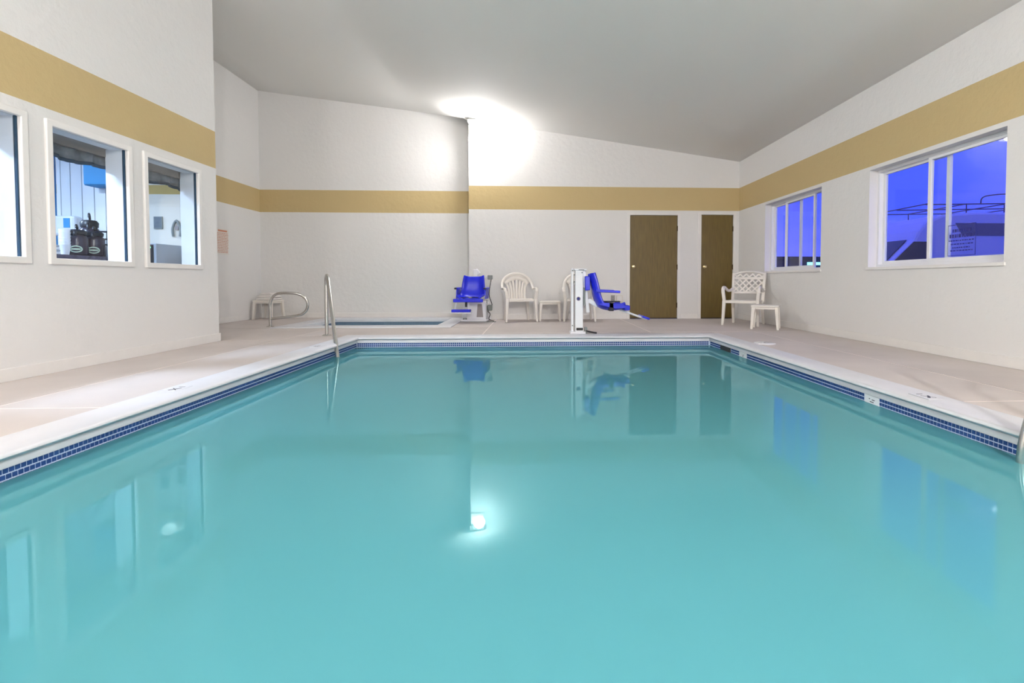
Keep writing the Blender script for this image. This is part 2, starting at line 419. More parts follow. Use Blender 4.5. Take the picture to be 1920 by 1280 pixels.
# ------------------------------------------------------------------ lobby windows (fixed, in the left wall)
for i, (a, b) in enumerate(LW):
    w = sempty('window_%d' % (i + 1), ['fixed window to the lobby cut by the picture edge', 'fixed window to the lobby showing coffee pots', 'fixed window to the lobby showing a microwave'][i], (XL, (a + b) / 2, LZ0))
    h = (b - a) / 2; H = LZ1 - LZ0
    f = MB()
    frame_ring(f, -0.012, 0.022, -h, h, 0, H, FR + 0.004)
    f.build('window_frame', 'trim_white', w, bevel=0.006)
    s = MB()
    for y0, y1, z0, z1 in ((-h + FR, -h + FR + 0.012, FR, H - FR), (h - FR - 0.012, h - FR, FR, H - FR)):
        s.box(-0.034, -0.014, y0, y1, z0, z1)
    s.build('gasket', 'valance_hem', w)
    MB().box(-0.026, -0.02, -h + FR, h - FR, FR, H - FR).build('pane', 'glass', w)
    j = MB()
    j.box(-0.19, -0.03, -h + FR - 0.002, -h + FR + 0.012, FR, H - FR).box(-0.19, -0.03, h - FR - 0.012, h - FR + 0.002, FR, H - FR).box(-0.15, -0.03, -h + FR + 0.012, h - FR - 0.012, H - FR - 0.004, H - FR)
    j.build('jamb_lining', 'lobby_white', w)

# ------------------------------------------------------------------ sliding windows (right wall)
XG = XW + 0.11
for i, (a, b) in enumerate(RW):
    w = sempty('window_%d' % (i + 4), ['wide sliding window looking out on a parked van', 'sliding window near the corner looking out at dusk'][i], (XG, (a + b) / 2, RZ0))
    h = (b - a) / 2; H = RZ1 - RZ0
    MB().box(-0.125, 0.09, -h - 0.02, h + 0.02, -0.03, 0.004).build('window_sill', 'trim_white', w, bevel=0.004)
    f = MB(); t = 0.034
    frame_ring(f, -0.005, 0.085, -h, h, 0.004, H, t)
    f.build('window_frame', 'vinyl', w, bevel=0.004)
    yc = -(a + b) / 2
    ins = (4.235, 5.165) if i == 0 else (7.29, 8.16)          # inner sash
    out = (4.93, b - 0.03) if i == 0 else (7.74, b - 0.03)    # outer sash
    for k, (y0, y1) in enumerate((ins, out)):
        x0, x1 = ((0.004, 0.036), (0.042, 0.074))[k]; st = 0.042; z0, z1 = 0.036, H - 0.032
        y0 += yc; y1 += yc
        s = frame_ring(MB(), x0, x1, y0, y1, z0, z1, st, None, st * 0.7)
        so = s.build('sash', 'vinyl', w, bevel=0.003)
        MB().box(x0 + 0.012, x0 + 0.017, y0 + st, y1 - st, z0 + st, z1 - st * 0.7).build('pane', 'glass', so)
    if i == 1:
        MB().box(0.05, 0.055, -h + t, 7.29 + yc, 0.04, H - t).build('pane', 'glass', w)
    if i == 0:   # printed notice stuck to the pane, its writing seen from behind
        g = MB(); y0, y1 = 4.585 + yc, 4.905 + yc; z0, z1 = 0.03 + 0.06, 0.40; x = 0.0148
        for q in ((y0, y1, z1 - 0.006, z1), (y0, y1, z0, z0 + 0.004), (y0, y0 + 0.006, z0, z1), (y1 - 0.004, y1, z0, z1)): g.box(x, x + 0.001, *q)
        rnd = random.Random(3)
        for zz, hh, m in ((z1 - 0.075, 0.03, 0.05), (z1 - 0.13, 0.035, 0.02), (z1 - 0.165, 0.012, 0.02), (z1 - 0.2, 0.012, 0.03), (z1 - 0.235, 0.012, 0.06), (z1 - 0.265, 0.012, 0.03)):
            y = y0 + m
            while y < y1 - m:
                L = rnd.uniform(0.008, 0.03); g.box(x, x + 0.001, y, min(y + L, y1 - m * 0.5), zz, zz + hh); y += L + 0.008
        g.build('notice', 'decal', w)

# ------------------------------------------------------------------ swimming pool
pool = thing('swimming_pool', 'large rectangular swimming pool with white rounded coping and blue mosaic waterline', 'pool', (0, 0, 0))
def coping(rect, prof):
    """sweep a profile (d outward, z) round a rectangle x0,x1,y0,y1"""
    x0, x1, y0, y1 = rect; m = MB(); rings = []
    for d, z in prof:
        rings.append([m.bm.verts.new(p) for p in ((x0 - d, y0 - d, z), (x1 + d, y0 - d, z), (x1 + d, y1 + d, z), (x0 - d, y1 + d, z))])
    for A, B in zip(rings, rings[1:]):
        for k in range(4): m.bm.faces.new([A[k], A[(k + 1) % 4], B[(k + 1) % 4], B[k]])
    return m
NZ = 0.02  # nose drop
prof = [(0.203, -0.06), (0.203, 0.0), (0.198, 0.006), (0.13, 0.011), (0.06, 0.013), (0.025, 0.011), (0.0, 0.005), (-0.018, -0.004), (-0.028, -0.015), (-0.031, -0.024), (-0.027, -0.033), (-0.016, -0.039), (0.0, -0.041),
        (-0.004, -0.0435), (-0.006, -0.047), (-0.006, -0.08), (0.03, -0.082)]
coping((XPL, XPR, YPN, YPF), prof).build('coping', 'coping', pool, smooth=True)
e = 0.004
TB = WAT + 0.060
coping((XPL - e, XPR + e, YPN - e, YPF + e), [(0, TB), (0, TB - 0.0295)]).build('tile_grout', 'grout', pool)
coping((XPL - e, XPR + e, YPN - e, YPF + e), [(0, TB - 0.0295), (0, TB - 0.09)]).build('lower_tile_grout', 'grout', pool)
bs = coping((XPL - e, XPR + e, YPN - e, YPF + e), [(0, TB - 0.09), (0, -1.25)])
bs.poly([(XPL - e, YPN - e, -1.25), (XPR + e, YPN - e, -1.25), (XPR + e, YPF + e, -1.25), (XPL - e, YPF + e, -1.25)])
bs.build('basin', 'plaster', pool)
PT = 0.0265; TS = 0.0208
def tile_mesh(mat):
    t = TS / 2; m = MB()
    m.prism([(-t, -t), (t, -t), (t, t), (-t, t)], 0.0, 0.0032, 'x')
    bmesh.ops.recalc_face_normals(m.bm, faces=m.bm.faces)
    me = bpy.data.meshes.new('tile'); m.bm.to_mesh(me); m.bm.free(); me.materials.append(MAT[mat]); return me
tm = [tile_mesh('tile_blue'), tile_mesh('tile_blue')]
rest = [MB(), MB()]
skip = {(1, 0): [(3.385, 3.545), (5.56, 5.77), (6.02, 6.37)]}
def near(y, rngs): return any(p < y < q for p, q in rngs)
count = 0
for side, x, sg in ((0, XPL - e, 1), (1, XPR + e, -1)):
    for row in range(3):
        n = int((YPF - YPN) / PT)
        z = TB - 0.004 - TS / 2 - row * (PT + 0.001)
        for k in range(n):
            y = YPN + (k + 0.5 + (0.5 if row == 1 and side == 0 else 0)) * PT
            if y > YPF - 0.01: continue
            if side == 1 and near(y, skip[(1, 0)]): continue
            if row < 2 and 2.2 < y < 2.2 + 75 * PT:
                o = bpy.data.objects.new('tile', tm[min(row, 1)]); C.objects.link(o); o.parent = pool
                o.location = (x, y, z); o.rotation_euler = (0, 0, 0 if sg > 0 else math.pi); count += 1
            else:
                t = TS / 2
                rest[min(row, 1)].box(min(x, x + sg * 0.0032), max(x, x + sg * 0.0032), y - t, y + t, z - t, z + t)
for row in range(3):
    z = TB - 0.004 - TS / 2 - row * (PT + 0.001); t = TS / 2
    for yy, sg in ((YPF + e, -1), (YPN - e, 1)):
        for k in range(int((XPR - XPL) / PT)):
            x = XPL + (k + 0.5) * PT
            rest[min(row, 1)].box(x - t, x + t, min(yy, yy + sg * 0.0032), max(yy, yy + sg * 0.0032), z - t, z + t)
for rr, mm in zip(rest, ('tile_blue', 'tile_blue')):
    bmv = rr.bm
    me = bpy.data.meshes.new('mosaic_tiles'); bmv.to_mesh(me); bmv.free(); me.materials.append(MAT[mm])
    o = bpy.data.objects.new('mosaic_tiles', me); C.objects.link(o); o.parent = pool; o['kind'] = 'stuff'
# waterline marker tiles and the skimmer mouth in the right wall
for y0, y1 in ((3.39, 3.54), (5.565, 5.765)):
    mk = MB().box(XPR - 0.002, XPR + e, y0, y1, TB - 0.06, TB - 0.003).build('depth_marker', 'tile_white', pool)
    g = MB(); yc = (y0 + y1) / 2
    for dy, dz, L in ((0.025, 0.0, 0.012), (-0.015, -0.004, 0.03), (0.0, -0.02, 0.04)):
        g.box(XPR - 0.003, XPR - 0.0021, yc + dy - L / 2, yc + dy + L / 2, TB - 0.03 + dz, TB - 0.024 + dz)
    g.build('marking', 'ink', mk)
MB().box(XPR - 0.001, XPR + e, 6.03, 6.36, TB - 0.075, TB + 0.004).build('skimmer_mouth', 'dark', pool)
# no-diving marker tiles set into the coping
def marker(x, y, sg):
    mk = MB().box(x - 0.05, x + 0.05, y - 0.085, y + 0.085, 0.0095, 0.0135).build('deck_marker', 'coping', pool)
    g = MB(); z0, z1 = 0.0135, 0.0142; yy = y - sg * 0.02
    # diving figure with a stroke through it, and the depth numeral beside it
    g.bar((x - 0.02, yy - 0.03, z0), (x + 0.012, yy + 0.012, z0), 0.016, d0=0.0016, up=(0, 0, 1))
    g.bar((x + 0.012, yy + 0.008, z0), (x + 0.022, yy + 0.035, z0), 0.010, d0=0.0016, up=(0, 0, 1))
    g.bar((x - 0.028, yy + 0.03, z0), (x + 0.028, yy - 0.03, z0), 0.006, d0=0.0018, up=(0, 0, 1))
    g.box(x - 0.02, x + 0.02, y + sg * 0.055 - 0.004, y + sg * 0.055 + 0.004, z0, z1)
    g.build('marking', 'ink', mk)
marker(XPL - 0.095, 3.5, 1); marker(XPR + 0.06, 3.05, 1); marker(XPL - 0.09, 5.73, 1)
water = tag(MB().box(XPL - e + 0.0005, XPR + e - 0.0005, YPN - e + 0.0005, YPF + e - 0.0005, WAT - 0.002, WAT).build('pool_water', 'water'), 'still milky turquoise water filling the large swimming pool', 'water')
lid = thing('skimmer_lid', 'round white skimmer lid set in the deck beside the pool', 'lid', (2.80, 5.82, 0))
MB().lathe([(0.125, 0.0), (0.125, 0.006), (0.12, 0.008), (0.03, 0.009), (0.028, 0.007)], seg=32).build('cover', 'tile_white', lid, smooth=True)
MB().lathe([(0.012, 0.0085), (0.012, 0.0105), (0.008, 0.011)], seg=12).build('finger_hole', 'plate_grey', lid)

# pool handrail, far left
hr = thing('pool_handrail', 'tall stainless steel handrail bending from the deck into the pool', 'handrail', (-2.825, 6.973, 0))
dv = Vector((-2.30 + 2.825, 5.955 - 6.973, 0)); L = dv.length; dv.normalize()
def rp_(s, z): return tuple(dv * s + Vector((0, 0, z)))
pts = smoothpath([rp_(0, 0.0), rp_(0, 0.3), rp_(0, 0.62), rp_(0.006, 0.73), rp_(0.05, 0.80), rp_(0.13, 0.825), rp_(0.22, 0.79), rp_(0.32, 0.70), rp_(0.6, 0.43), rp_(0.9, 0.14), rp_(L + 0.03, -0.12), rp_(L + 0.06, -0.25), rp_(L + 0.07, -0.6)], 6)
MB().tube(pts, 0.024, 14).build('rail', 'steel', hr, smooth=True)
MB().lathe([(0.062, 0.0), (0.062, 0.006), (0.05, 0.014), (0.028, 0.02)], seg=24).build('flange', 'steel', hr, smooth=True)

# hot tub grab rail
gr = thing('spa_handrail', 'low looped stainless steel handrail at the hot tub corner', 'handrail', (-4.281, 8.33, 0))
pts = smoothpath([(0, 0, 0.0), (0, 0, 0.22), (0.005, 0, 0.4), (0.05, 0.01, 0.5), (0.14, 0.02, 0.548), (0.3, 0.04, 0.552), (0.43, 0.06, 0.535), (0.53, 0.08, 0.47), (0.565, 0.09, 0.37), (0.54, 0.09, 0.27), (0.46, 0.09, 0.195), (0.33, 0.08, 0.165), (0.15, 0.04, 0.145), (0.0, 0, 0.13)], 6)
MB().tube(pts, 0.022, 14).build('rail', 'steel', gr, smooth=True)
MB().lathe([(0.06, 0.0), (0.06, 0.006), (0.05, 0.014), (0.026, 0.02)], seg=24).build('flange', 'steel', gr, smooth=True)

# pool ladder at the right edge (only its far rail reaches the picture)
ld = thing('pool_ladder', 'stainless steel pool ladder beside the wall with windows', 'ladder', (XPR, 2.06, 0))
for s in (-1, 1):
    y = s * 0.24
    pts = smoothpath([(0.52, y, 0.0), (0.52, y, 0.5), (0.47, y, 0.68), (0.3, y, 0.78), (0.16, y, 0.72), (0.08, y, 0.5), (0.02, y, 0.25), (-0.05, y, 0.0), (-0.07, y, -0.2), (-0.07, y, -0.75), (-0.05, y, -1.0)], 6)
    MB().tube(pts, 0.022, 12).build('rail', 'steel', ld, smooth=True)
    MB().lathe([(0.06, 0.0), (0.06, 0.006), (0.05, 0.014), (0.028, 0.02)], cx=0.52, cy=y, seg=20).build('flange', 'steel', ld, smooth=True)
for z in (-0.26, -0.54, -0.82):
    MB().box(-0.12, -0.03, -0.24, 0.24, z - 0.02, z).build('step', 'lift_white', ld, bevel=0.006)

# ------------------------------------------------------------------ hot tub
spa = thing('hot_tub', 'sunken rectangular hot tub with wide white coping in the recess', 'hot tub', (0, 0, 0))
IX0, IX1, IY0, IY1 = -3.86, -1.60, 8.42, 10.02
def ring_prism(x0, x1, y0, y1, X0, X1, Y0, Y1, z0, z1):
    m = MB()
    m.box(X0, x0, Y0, Y1, z0, z1).box(x1, X1, Y0, Y1, z0, z1).box(x0, x1, Y0, y0, z0, z1).box(x0, x1, y1, Y1, z0, z1)
    return m
def ring_loft(outer, inner, z0, z1, zi):
    m = MB(); loops = []
    for (x0, x1, y0, y1), z in ((outer, z0), (outer, z1 - 0.004), ((outer[0] + 0.006, outer[1] - 0.006, outer[2] + 0.006, outer[3] - 0.006), z1), ((inner[0] - 0.02, inner[1] + 0.02, inner[2] - 0.02, inner[3] + 0.02), z1), ((inner[0] - 0.005, inner[1] + 0.005, inner[2] - 0.005, inner[3] + 0.005), z1 - 0.008), (inner, z1 - 0.02), (inner, zi)):
        loops.append([m.bm.verts.new(p) for p in ((x0, y0, z), (x1, y0, z), (x1, y1, z), (x0, y1, z))])
    for A, B in zip(loops, loops[1:]):
        for k in range(4): m.bm.faces.new([A[k], A[(k + 1) % 4], B[(k + 1) % 4], B[k]])
    return m
ring_loft((SX0 + 0.004, SX1 - 0.004, SY0 + 0.004, SY1 - 0.004), (IX0, IX1, IY0, IY1), -0.03, 0.014, -0.062).build('coping', 'coping', spa, smooth=True)
coping((IX0 - e, IX1 + e, IY0 - e, IY1 + e), [(0, -0.06), (0, -0.14)]).build('tile_grout', 'spa_grout', spa)
st = MB()
for row in range(3):
    z = -0.075 - row * PT; t = TS / 2
    for k in range(int((IX1 - IX0) / PT)):
        x = IX0 + (k + 0.5) * PT
        st.box(x - t, x + t, IY1 + e - 0.003, IY1 + e, z - t, z + t)
    for k in range(int((IY1 - IY0) / PT)):
        y = IY0 + (k + 0.5) * PT
        st.box(IX0 - e, IX0 - e + 0.003, y - t, y + t, z - t, z + t); st.box(IX1 + e - 0.003, IX1 + e, y - t, y + t, z - t, z + t)
o = st.build('mosaic_tiles', 'spa_tile', spa); o['kind'] = 'stuff'
bs = coping((IX0 - e, IX1 + e, IY0 - e, IY1 + e), [(0, -0.14), (0, -0.9)])
bs.poly([(IX0 - e, IY0 - e, -0.9), (IX1 + e, IY0 - e, -0.9), (IX1 + e, IY1 + e, -0.9), (IX0 - e, IY1 + e, -0.9)]); bs.build('basin', 'plaster', spa)
tag(MB().box(IX0 - e + 0.0005, IX1 + e - 0.0005, IY0 - e + 0.0005, IY1 + e - 0.0005, -0.142, -0.14).build('spa_water', 'spa_water'), 'still blue water inside the sunken hot tub', 'water')

# ------------------------------------------------------------------ pool lifts
def seat_shell(parent, prof, width, y_of=-1, mat='lift_blue'):
    """moulded seat: profile of (forward, z) swept across the width with raised side lips"""
    P = smoothpath([(s, 0, z) for s, z in prof], 5); m = MB(); nu = 13; rows = []
    for i, p in enumerate(P):
        t = (P[min(i + 1, len(P) - 1)] - P[max(i - 1, 0)]).normalized(); nrm = Vector((-t.z, 0, t.x))
        if nrm.z < 0 and nrm.x < 0: nrm = -nrm
        row = []
        v = i / (len(P) - 1); taper = 0.78 + 0.22 * min(1, v / 0.45)
        for k in range(nu):
            u = -1 + 2 * k / (nu - 1); lip = 0.075 * abs(u) ** 4
            q = p + nrm * lip
            row.append(m.bm.verts.new((u * width / 2 * taper, -q.x, q.z)))
        rows.append(row)
    for A, B in zip(rows, rows[1:]):
        for k in range(nu - 1): m.bm.faces.new([A[k], A[k + 1], B[k + 1], B[k]])
    o = m.build('seat', mat, parent, smooth=True)
    s = o.modifiers.new('thick', 'SOLIDIFY'); s.thickness = 0.022; s.offset = 0
    return o

# lift beside the hot tub, facing the pool
la = thing('pool_lift', 'blue-seated pool lift on a white cabinet base beside the hot tub', 'pool lift', (-1.06, 9.30, 0), R(-5))
seat_shell(la, [(-0.02, 0.83), (0.02, 0.72), (0.05, 0.57), (0.10, 0.47), (0.2, 0.43), (0.34, 0.43), (0.46, 0.42)], 0.46)
MB().box(-0.28, 0.25, -0.52, -0.46, 0.375, 0.435).build('seat_rail', 'lift_blue', la, bevel=0.012)
for s in (-1, 1):
    a = MB(); x = s * 0.262
    a.box(x - 0.022, x + 0.022, -0.36, 0.0, 0.60, 0.635)
    ao = a.build('armrest', 'lift_blue', la, bevel=0.01)
    MB().box(x - 0.018, x + 0.018, -0.42, -0.36, 0.602, 0.633).build('armrest_tip', 'black_plastic', ao, bevel=0.006)
    MB().prism([(-0.34, 0.43), (-0.03, 0.43), (-0.01, 0.60), (-0.30, 0.60)][::1], x - 0.008, x + 0.008, 'x').build('side_panel', 'lift_blue', la)
MB().bar((-0.2, -0.42, 0.45), (-0.03, -0.36, 0.465), 0.05, d0=0.012, up=(0, 0, 1)).bar((0.03, -0.36, 0.465), (0.2, -0.42, 0.45), 0.05, d0=0.012, up=(0, 0, 1)).build('seat_belt', 'belt', la)
MB().box(-0.035, 0.03, -0.385, -0.345, 0.445, 0.47).build('buckle', 'plate_grey', la, bevel=0.006)
MB().tube([(-0.06, -0.45, 0.39), (-0.06, -0.45, 0.29)], 0.02, 10).build('knob', 'black_plastic', la, smooth=True)
cab = MB(); cab.prism([(-0.12, 0.045), (0.24, 0.045), (0.24, 0.34), (0.18, 0.37), (-0.06, 0.37), (-0.12, 0.34)], -0.16, 0.3)
co = cab.build('cabinet', 'lift_white', la, bevel=0.012)
MB().prism([(0.07, 0.09), (0.19, 0.09), (0.17, 0.33), (0.09, 0.33)], -0.168, -0.158).build('cabinet_panel', 'plate_grey', co)
MB().box(-0.22, 0.26, -0.22, 0.3, 0.012, 0.05).build('base_plate', 'lift_white', la, bevel=0.01)
MB().prism([(-0.22, 0.07), (-0.1, 0.07), (-0.1, 0.32), (-0.19, 0.32)], -0.12, 0.22).build('counterweight_shell', 'lift_white', la, bevel=0.01)
MB().box(0.16, 0.42, -0.2, -0.14, 0.0, 0.012).box(-0.22, 0.16, -0.2, -0.14, 0.0, 0.012).build('outrigger', 'grey_plastic', la)
for x, z in ((-0.16, 0.058), (-0.11, 0.06)):
    MB().tube([(x, -0.225, z), (x, -0.20, z)], 0.012, 8).build('bolt', 'grey_plastic', la)
ms = MB().box(-0.05, 0.03, 0.14, 0.22, 0.36, 0.97).build('mast', 'lift_white', la, bevel=0.01)
MB().bar((-0.01, 0.18, 0.965), (0.055, 0.18, 0.88), 0.06, d0=0.06).build('mast_arm', 'lift_white', la, bevel=0.008)
MB().box(0.235, 0.32, 0.05, 0.12, 0.78, 0.86).build('control_box', 'grey_plastic', la, bevel=0.008)
MB().bar((0.1, 0.16, 0.82), (0.24, 0.09, 0.82), 0.02).build('control_bracket', 'lift_white', la)
MB().tube([(0.235, -0.02, 0.4), (0.24, -0.06, 0.05)], 0.008, 8).build('conduit', 'grey_plastic', la)
MB().tube(smoothpath([(0.3, 0.08, 0.78), (0.27, 0.02, 0.5), (0.33, -0.02, 0.3), (0.26, -0.04, 0.2), (0.3, -0.05, 0.14), (0.28, -0.06, 0.05), (0.38, -0.1, 0.012)], 6), 0.007, 8).build('cable', 'dark', la, smooth=True)
MB().lathe([(0.03, 0), (0.045, 0.01), (0.05, 0.09), (0.03, 0.11)], cx=0.29, cy=-0.02, cz=0.2, seg=14).build('handset', 'grey_plastic', la, smooth=True)
fp = MB().box(-0.30, 0.03, -0.56, -0.44, 0.20, 0.25).build('footrest', 'lift_blue', la, bevel=0.008)
MB().box(-0.315, 0.045, -0.57, -0.43, 0.185, 0.2).build('footrest_edge', 'lift_white', fp)
for x in (-0.27, -0.02):
    MB().tube([(x, -0.46, 0.2), (x + (0.03 if x < -0.1 else 0), -0.4, 0.41)], 0.012, 8).build('footrest_arm', 'lift_white', la)

# lift at the far pool edge, seen from the side
lb = thing('pool_lift', 'white-masted pool lift at the pool edge with blue seat in profile', 'pool lift', (0.665, 7.06, 0), R(90))
# local frame: forward is -Y, which points to +X in the room; local X runs along the room's Y
seat_shell(lb, [(0.15, 0.85), (0.19, 0.70), (0.235, 0.50), (0.30, 0.385), (0.42, 0.345), (0.56, 0.35), (0.66, 0.385)], 0.46)
MB().box(-0.2, 0.2, -0.71, -0.63, 0.34, 0.41).build('seat_rail', 'lift_blue', lb, bevel=0.012)
MB().box(-0.12, 0.12, -0.16, -0.09, 0.62, 0.82).build('back_bracket', 'lift_blue', lb, bevel=0.01)
for s in (-1, 1):
    x = s * 0.25
    MB().bar((x, -0.23, 0.615), (x, -0.56, 0.60), 0.045, d0=0.035, up=(0, 0, 1)).build('armrest', 'lift_blue', lb, bevel=0.008)
    MB().prism([(-0.24, 0.43), (-0.5, 0.37), (-0.66, 0.38), (-0.60, 0.43), (-0.36, 0.45)], x - 0.012, x + 0.012, 'x').build('side_panel', 'lift_blue', lb)
MB().box(-0.262, 0.262, -0.47, -0.41, 0.335, 0.455).build('seat_belt', 'belt', lb, bevel=0.004)
MB().box(-0.06, 0.06, -0.6, -0.36, 0.45, 0.465).build('belt_pad', 'belt', lb, bevel=0.004)
ms = MB().box(-0.06, 0.06, -0.065, 0.045, 0.09, 0.90).build('mast', 'lift_white', lb, bevel=0.006)
Mz = Matrix.Translation((-0.061, 0.0, 0.50)) @ Matrix.Rotation(R(-90), 4, 'Y')
MB().lathe([(0.03, 0), (0.03, 0.0012)], M=Mz, seg=24).build('emblem', 'plate_grey', ms)
MB().lathe([(0.021, 0.0012), (0.021, 0.002)], M=Mz, seg=24).build('emblem_centre', 'lift_blue_dark', ms)
MB().box(-0.05, 0.05, 0.07, 0.10, 0.0, 0.93).build('mast_rail', 'lift_white', lb, bevel=0.004)
MB().box(-0.035, 0.035, 0.045, 0.07, 0.1, 0.7).build('mast_slot', 'plate_grey', lb)
MB().box(-0.07, 0.07, -0.12, 0.06, 0.90, 0.925).build('mast_cap', 'lift_white', lb, bevel=0.005)
MB().box(-0.071, -0.065, -0.08, 0.0, 0.905, 0.912).build('cap_seam', 'dark', lb)
MB().bar((0, -0.08, 0.90), (0, -0.14, 0.30), 0.07, d0=0.05).build('lift_arm', 'lift_white', lb, bevel=0.008)
MB().bar((0, -0.07, 0.8), (0, -0.16, 0.74), 0.06).bar((0, -0.14, 0.48), (0, -0.28, 0.40), 0.06).build('seat_bracket', 'lift_white', lb, bevel=0.006)
MB().box(-0.05, 0.05, -0.10, -0.07, 0.4, 0.66).build('actuator', 'grey_plastic', lb, bevel=0.004)
MB().box(-0.09, 0.09, -0.1, 0.115, 0.0, 0.035).build('base_plate', 'lift_white', lb, bevel=0.006)
MB().box(-0.064, 0.064, -0.07, 0.045, 0.035, 0.09).build('base_block', 'lift_white', lb, bevel=0.004)
MB().box(-0.0665, -0.063, -0.065, 0.03, 0.05, 0.087).build('base_opening', 'dark', lb)
for y, z in ((0.085, 0.9), (0.06, 0.84), (0.06, 0.74), (0.085, 0.12), (-0.05, 0.87)):
    MB().tube([(-0.075, y, z), (-0.05, y, z)], 0.009, 8).build('bolt', 'grey_plastic', lb)
MB().tube(smoothpath([(-0.02, -0.09, 0.05), (-0.04, -0.14, 0.035), (-0.03, -0.2, 0.02), (-0.06, -0.26, 0.012)], 5), 0.012, 8).build('cable', 'dark', lb, smooth=True)
MB().box(-0.04, 0.04, -0.13, -0.09, 0.0, 0.09).build('cable_gland', 'grey_plastic', lb, bevel=0.004)
MB().tube([(-0.06, -0.6, 0.34), (-0.06, -0.98, 0.205)], 0.014, 10).tube([(0.06, -0.6, 0.34), (0.06, -0.98, 0.205)], 0.014, 10).build('footrest_arm', 'lift_white', lb, smooth=True)
MB().bar((0, -0.90, 0.25), (0, -1.0, 0.215), 0.03, d0=0.3, up=(1, 0, 0)).build('footrest', 'lift_blue', lb, bevel=0.005)

# ------------------------------------------------------------------ white resin chairs and tables
def monobloc(label, loc, rotz):
    t = thing('resin_armchair', label, 'chair', loc, rotz, 'white fan-back resin armchairs along the back wall')
    # seat: slightly dished, rounded front, skirt
    m = MB(); nu, nv = 9, 8; g = []
    for i in range(nv + 1):
        v = i / nv; y = -0.235 + 0.47 * v; w = 0.235 - 0.035 * v; row = []
        for k in range(nu + 1):
            u = -1 + 2 * k / nu
            z = 0.425 - 0.03 * v - 0.012 * (1 - u * u) * math.sin(math.pi * v) - (0.02 if i == 0 else 0)
            row.append(m.bm.verts.new((u * w, y - (0.018 * (1 - u * u) if i < 2 else 0), z)))
        g.append(row)
    for A, B in zip(g, g[1:]):
        for k in range(nu): m.bm.faces.new([A[k], A[k + 1], B[k + 1], B[k]])
    so = m.build('seat', 'resin', t, smooth=True); md = so.modifiers.new('thick', 'SOLIDIFY'); md.thickness = 0.022; md.offset = 0
    MB().box(-0.23, 0.23, -0.25, -0.235, 0.375, 0.42).build('apron', 'resin', t, bevel=0.005)
    # back hoop running down into both arms
    def back_y(z): return 0.215 + 0.17 * max(0, z - 0.40)
    hoop = []
    for k in range(25):
        a = math.pi * k / 24; x = -0.295 * math.cos(a); z = 0.60 + 0.295 * math.sin(a) ** 0.8
        f = max(0.0, 1 - (z - 0.60) / 0.20)
        hoop.append((x, back_y(z) - 0.13 * f * f, z))
    MB().tube(hoop, 0.026, 10, flat=0.75, up=(0, 1, 0)).build('back_hoop', 'resin', t, smooth=True)
    # crown panel under the hoop
    cp = MB(); n = 18; up = []; lo = []
    for k in range(n + 1):
        a = R(22) + (math.pi - R(44)) * k / n; x = -0.285 * math.cos(a); z = 0.60 + 0.285 * math.sin(a) ** 0.8
        up.append((x, back_y(z), z)); zl = 0.60 + 0.17 * math.sin(a) ** 0.8; xl = -0.2 * math.cos(a)
        lo.append((xl, back_y(zl), zl))
    U = [cp.bm.verts.new(p) for p in up]; W = [cp.bm.verts.new(p) for p in lo]
    for k in range(n): cp.bm.faces.new([U[k], U[k + 1], W[k + 1], W[k]])
    co = cp.build('crown_panel', 'resin', t, smooth=True); md = co.modifiers.new('thick', 'SOLIDIFY'); md.thickness = 0.016; md.offset = 0
    for k in range(7):
        u = -1 + 2 * k / 6; a = R(90) - u * R(62)
        zt = 0.60 + 0.185 * math.sin(a) ** 0.8; xt = 0.215 * math.cos(a)
        pts = smoothpath([(u * 0.155, back_y(0.40), 0.40), (u * 0.15, back_y(0.5), 0.50), (u * 0.155, back_y(0.6), 0.6), (xt, back_y(zt), zt)], 4)
        MB().tube(pts, 0.0235, 8, flat=0.36, up=(0, 1, 0)).build('back_slat', 'resin', t, smooth=True)
    for s in (-1, 1):
        arm = smoothpath([(s * 0.295, 0.105, 0.605), (s * 0.303, 0.02, 0.612), (s * 0.303, -0.12, 0.618), (s * 0.296, -0.2, 0.608), (s * 0.288, -0.235, 0.56)], 5)
        MB().tube(arm, 0.03, 10, flat=0.55, up=(0, 0, 1)).build('armrest', 'resin', t, smooth=True)
        MB().bar((s * 0.288, -0.232, 0.57), (s * 0.262, -0.225, 0.42), 0.055, 0.06, 0.05).bar((s * 0.262, -0.225, 0.42), (s * 0.285, -0.265, 0.0), 0.06, 0.035, 0.055, 0.035).build('leg', 'resin', t, bevel=0.008)
        MB().bar((s * 0.19, 0.2, 0.41), (s * 0.235, 0.285, 0.0), 0.07, 0.035, 0.055, 0.035).build('leg', 'resin', t, bevel=0.008)
    return t
ch = monobloc('white fan-back resin armchair beside the lift at the hot tub', (-0.23, 9.30, 0), R(12))
dup(ch, (0.90, 9.30, 0), R(-4), 'white fan-back resin armchair partly hidden by the white lift mast')

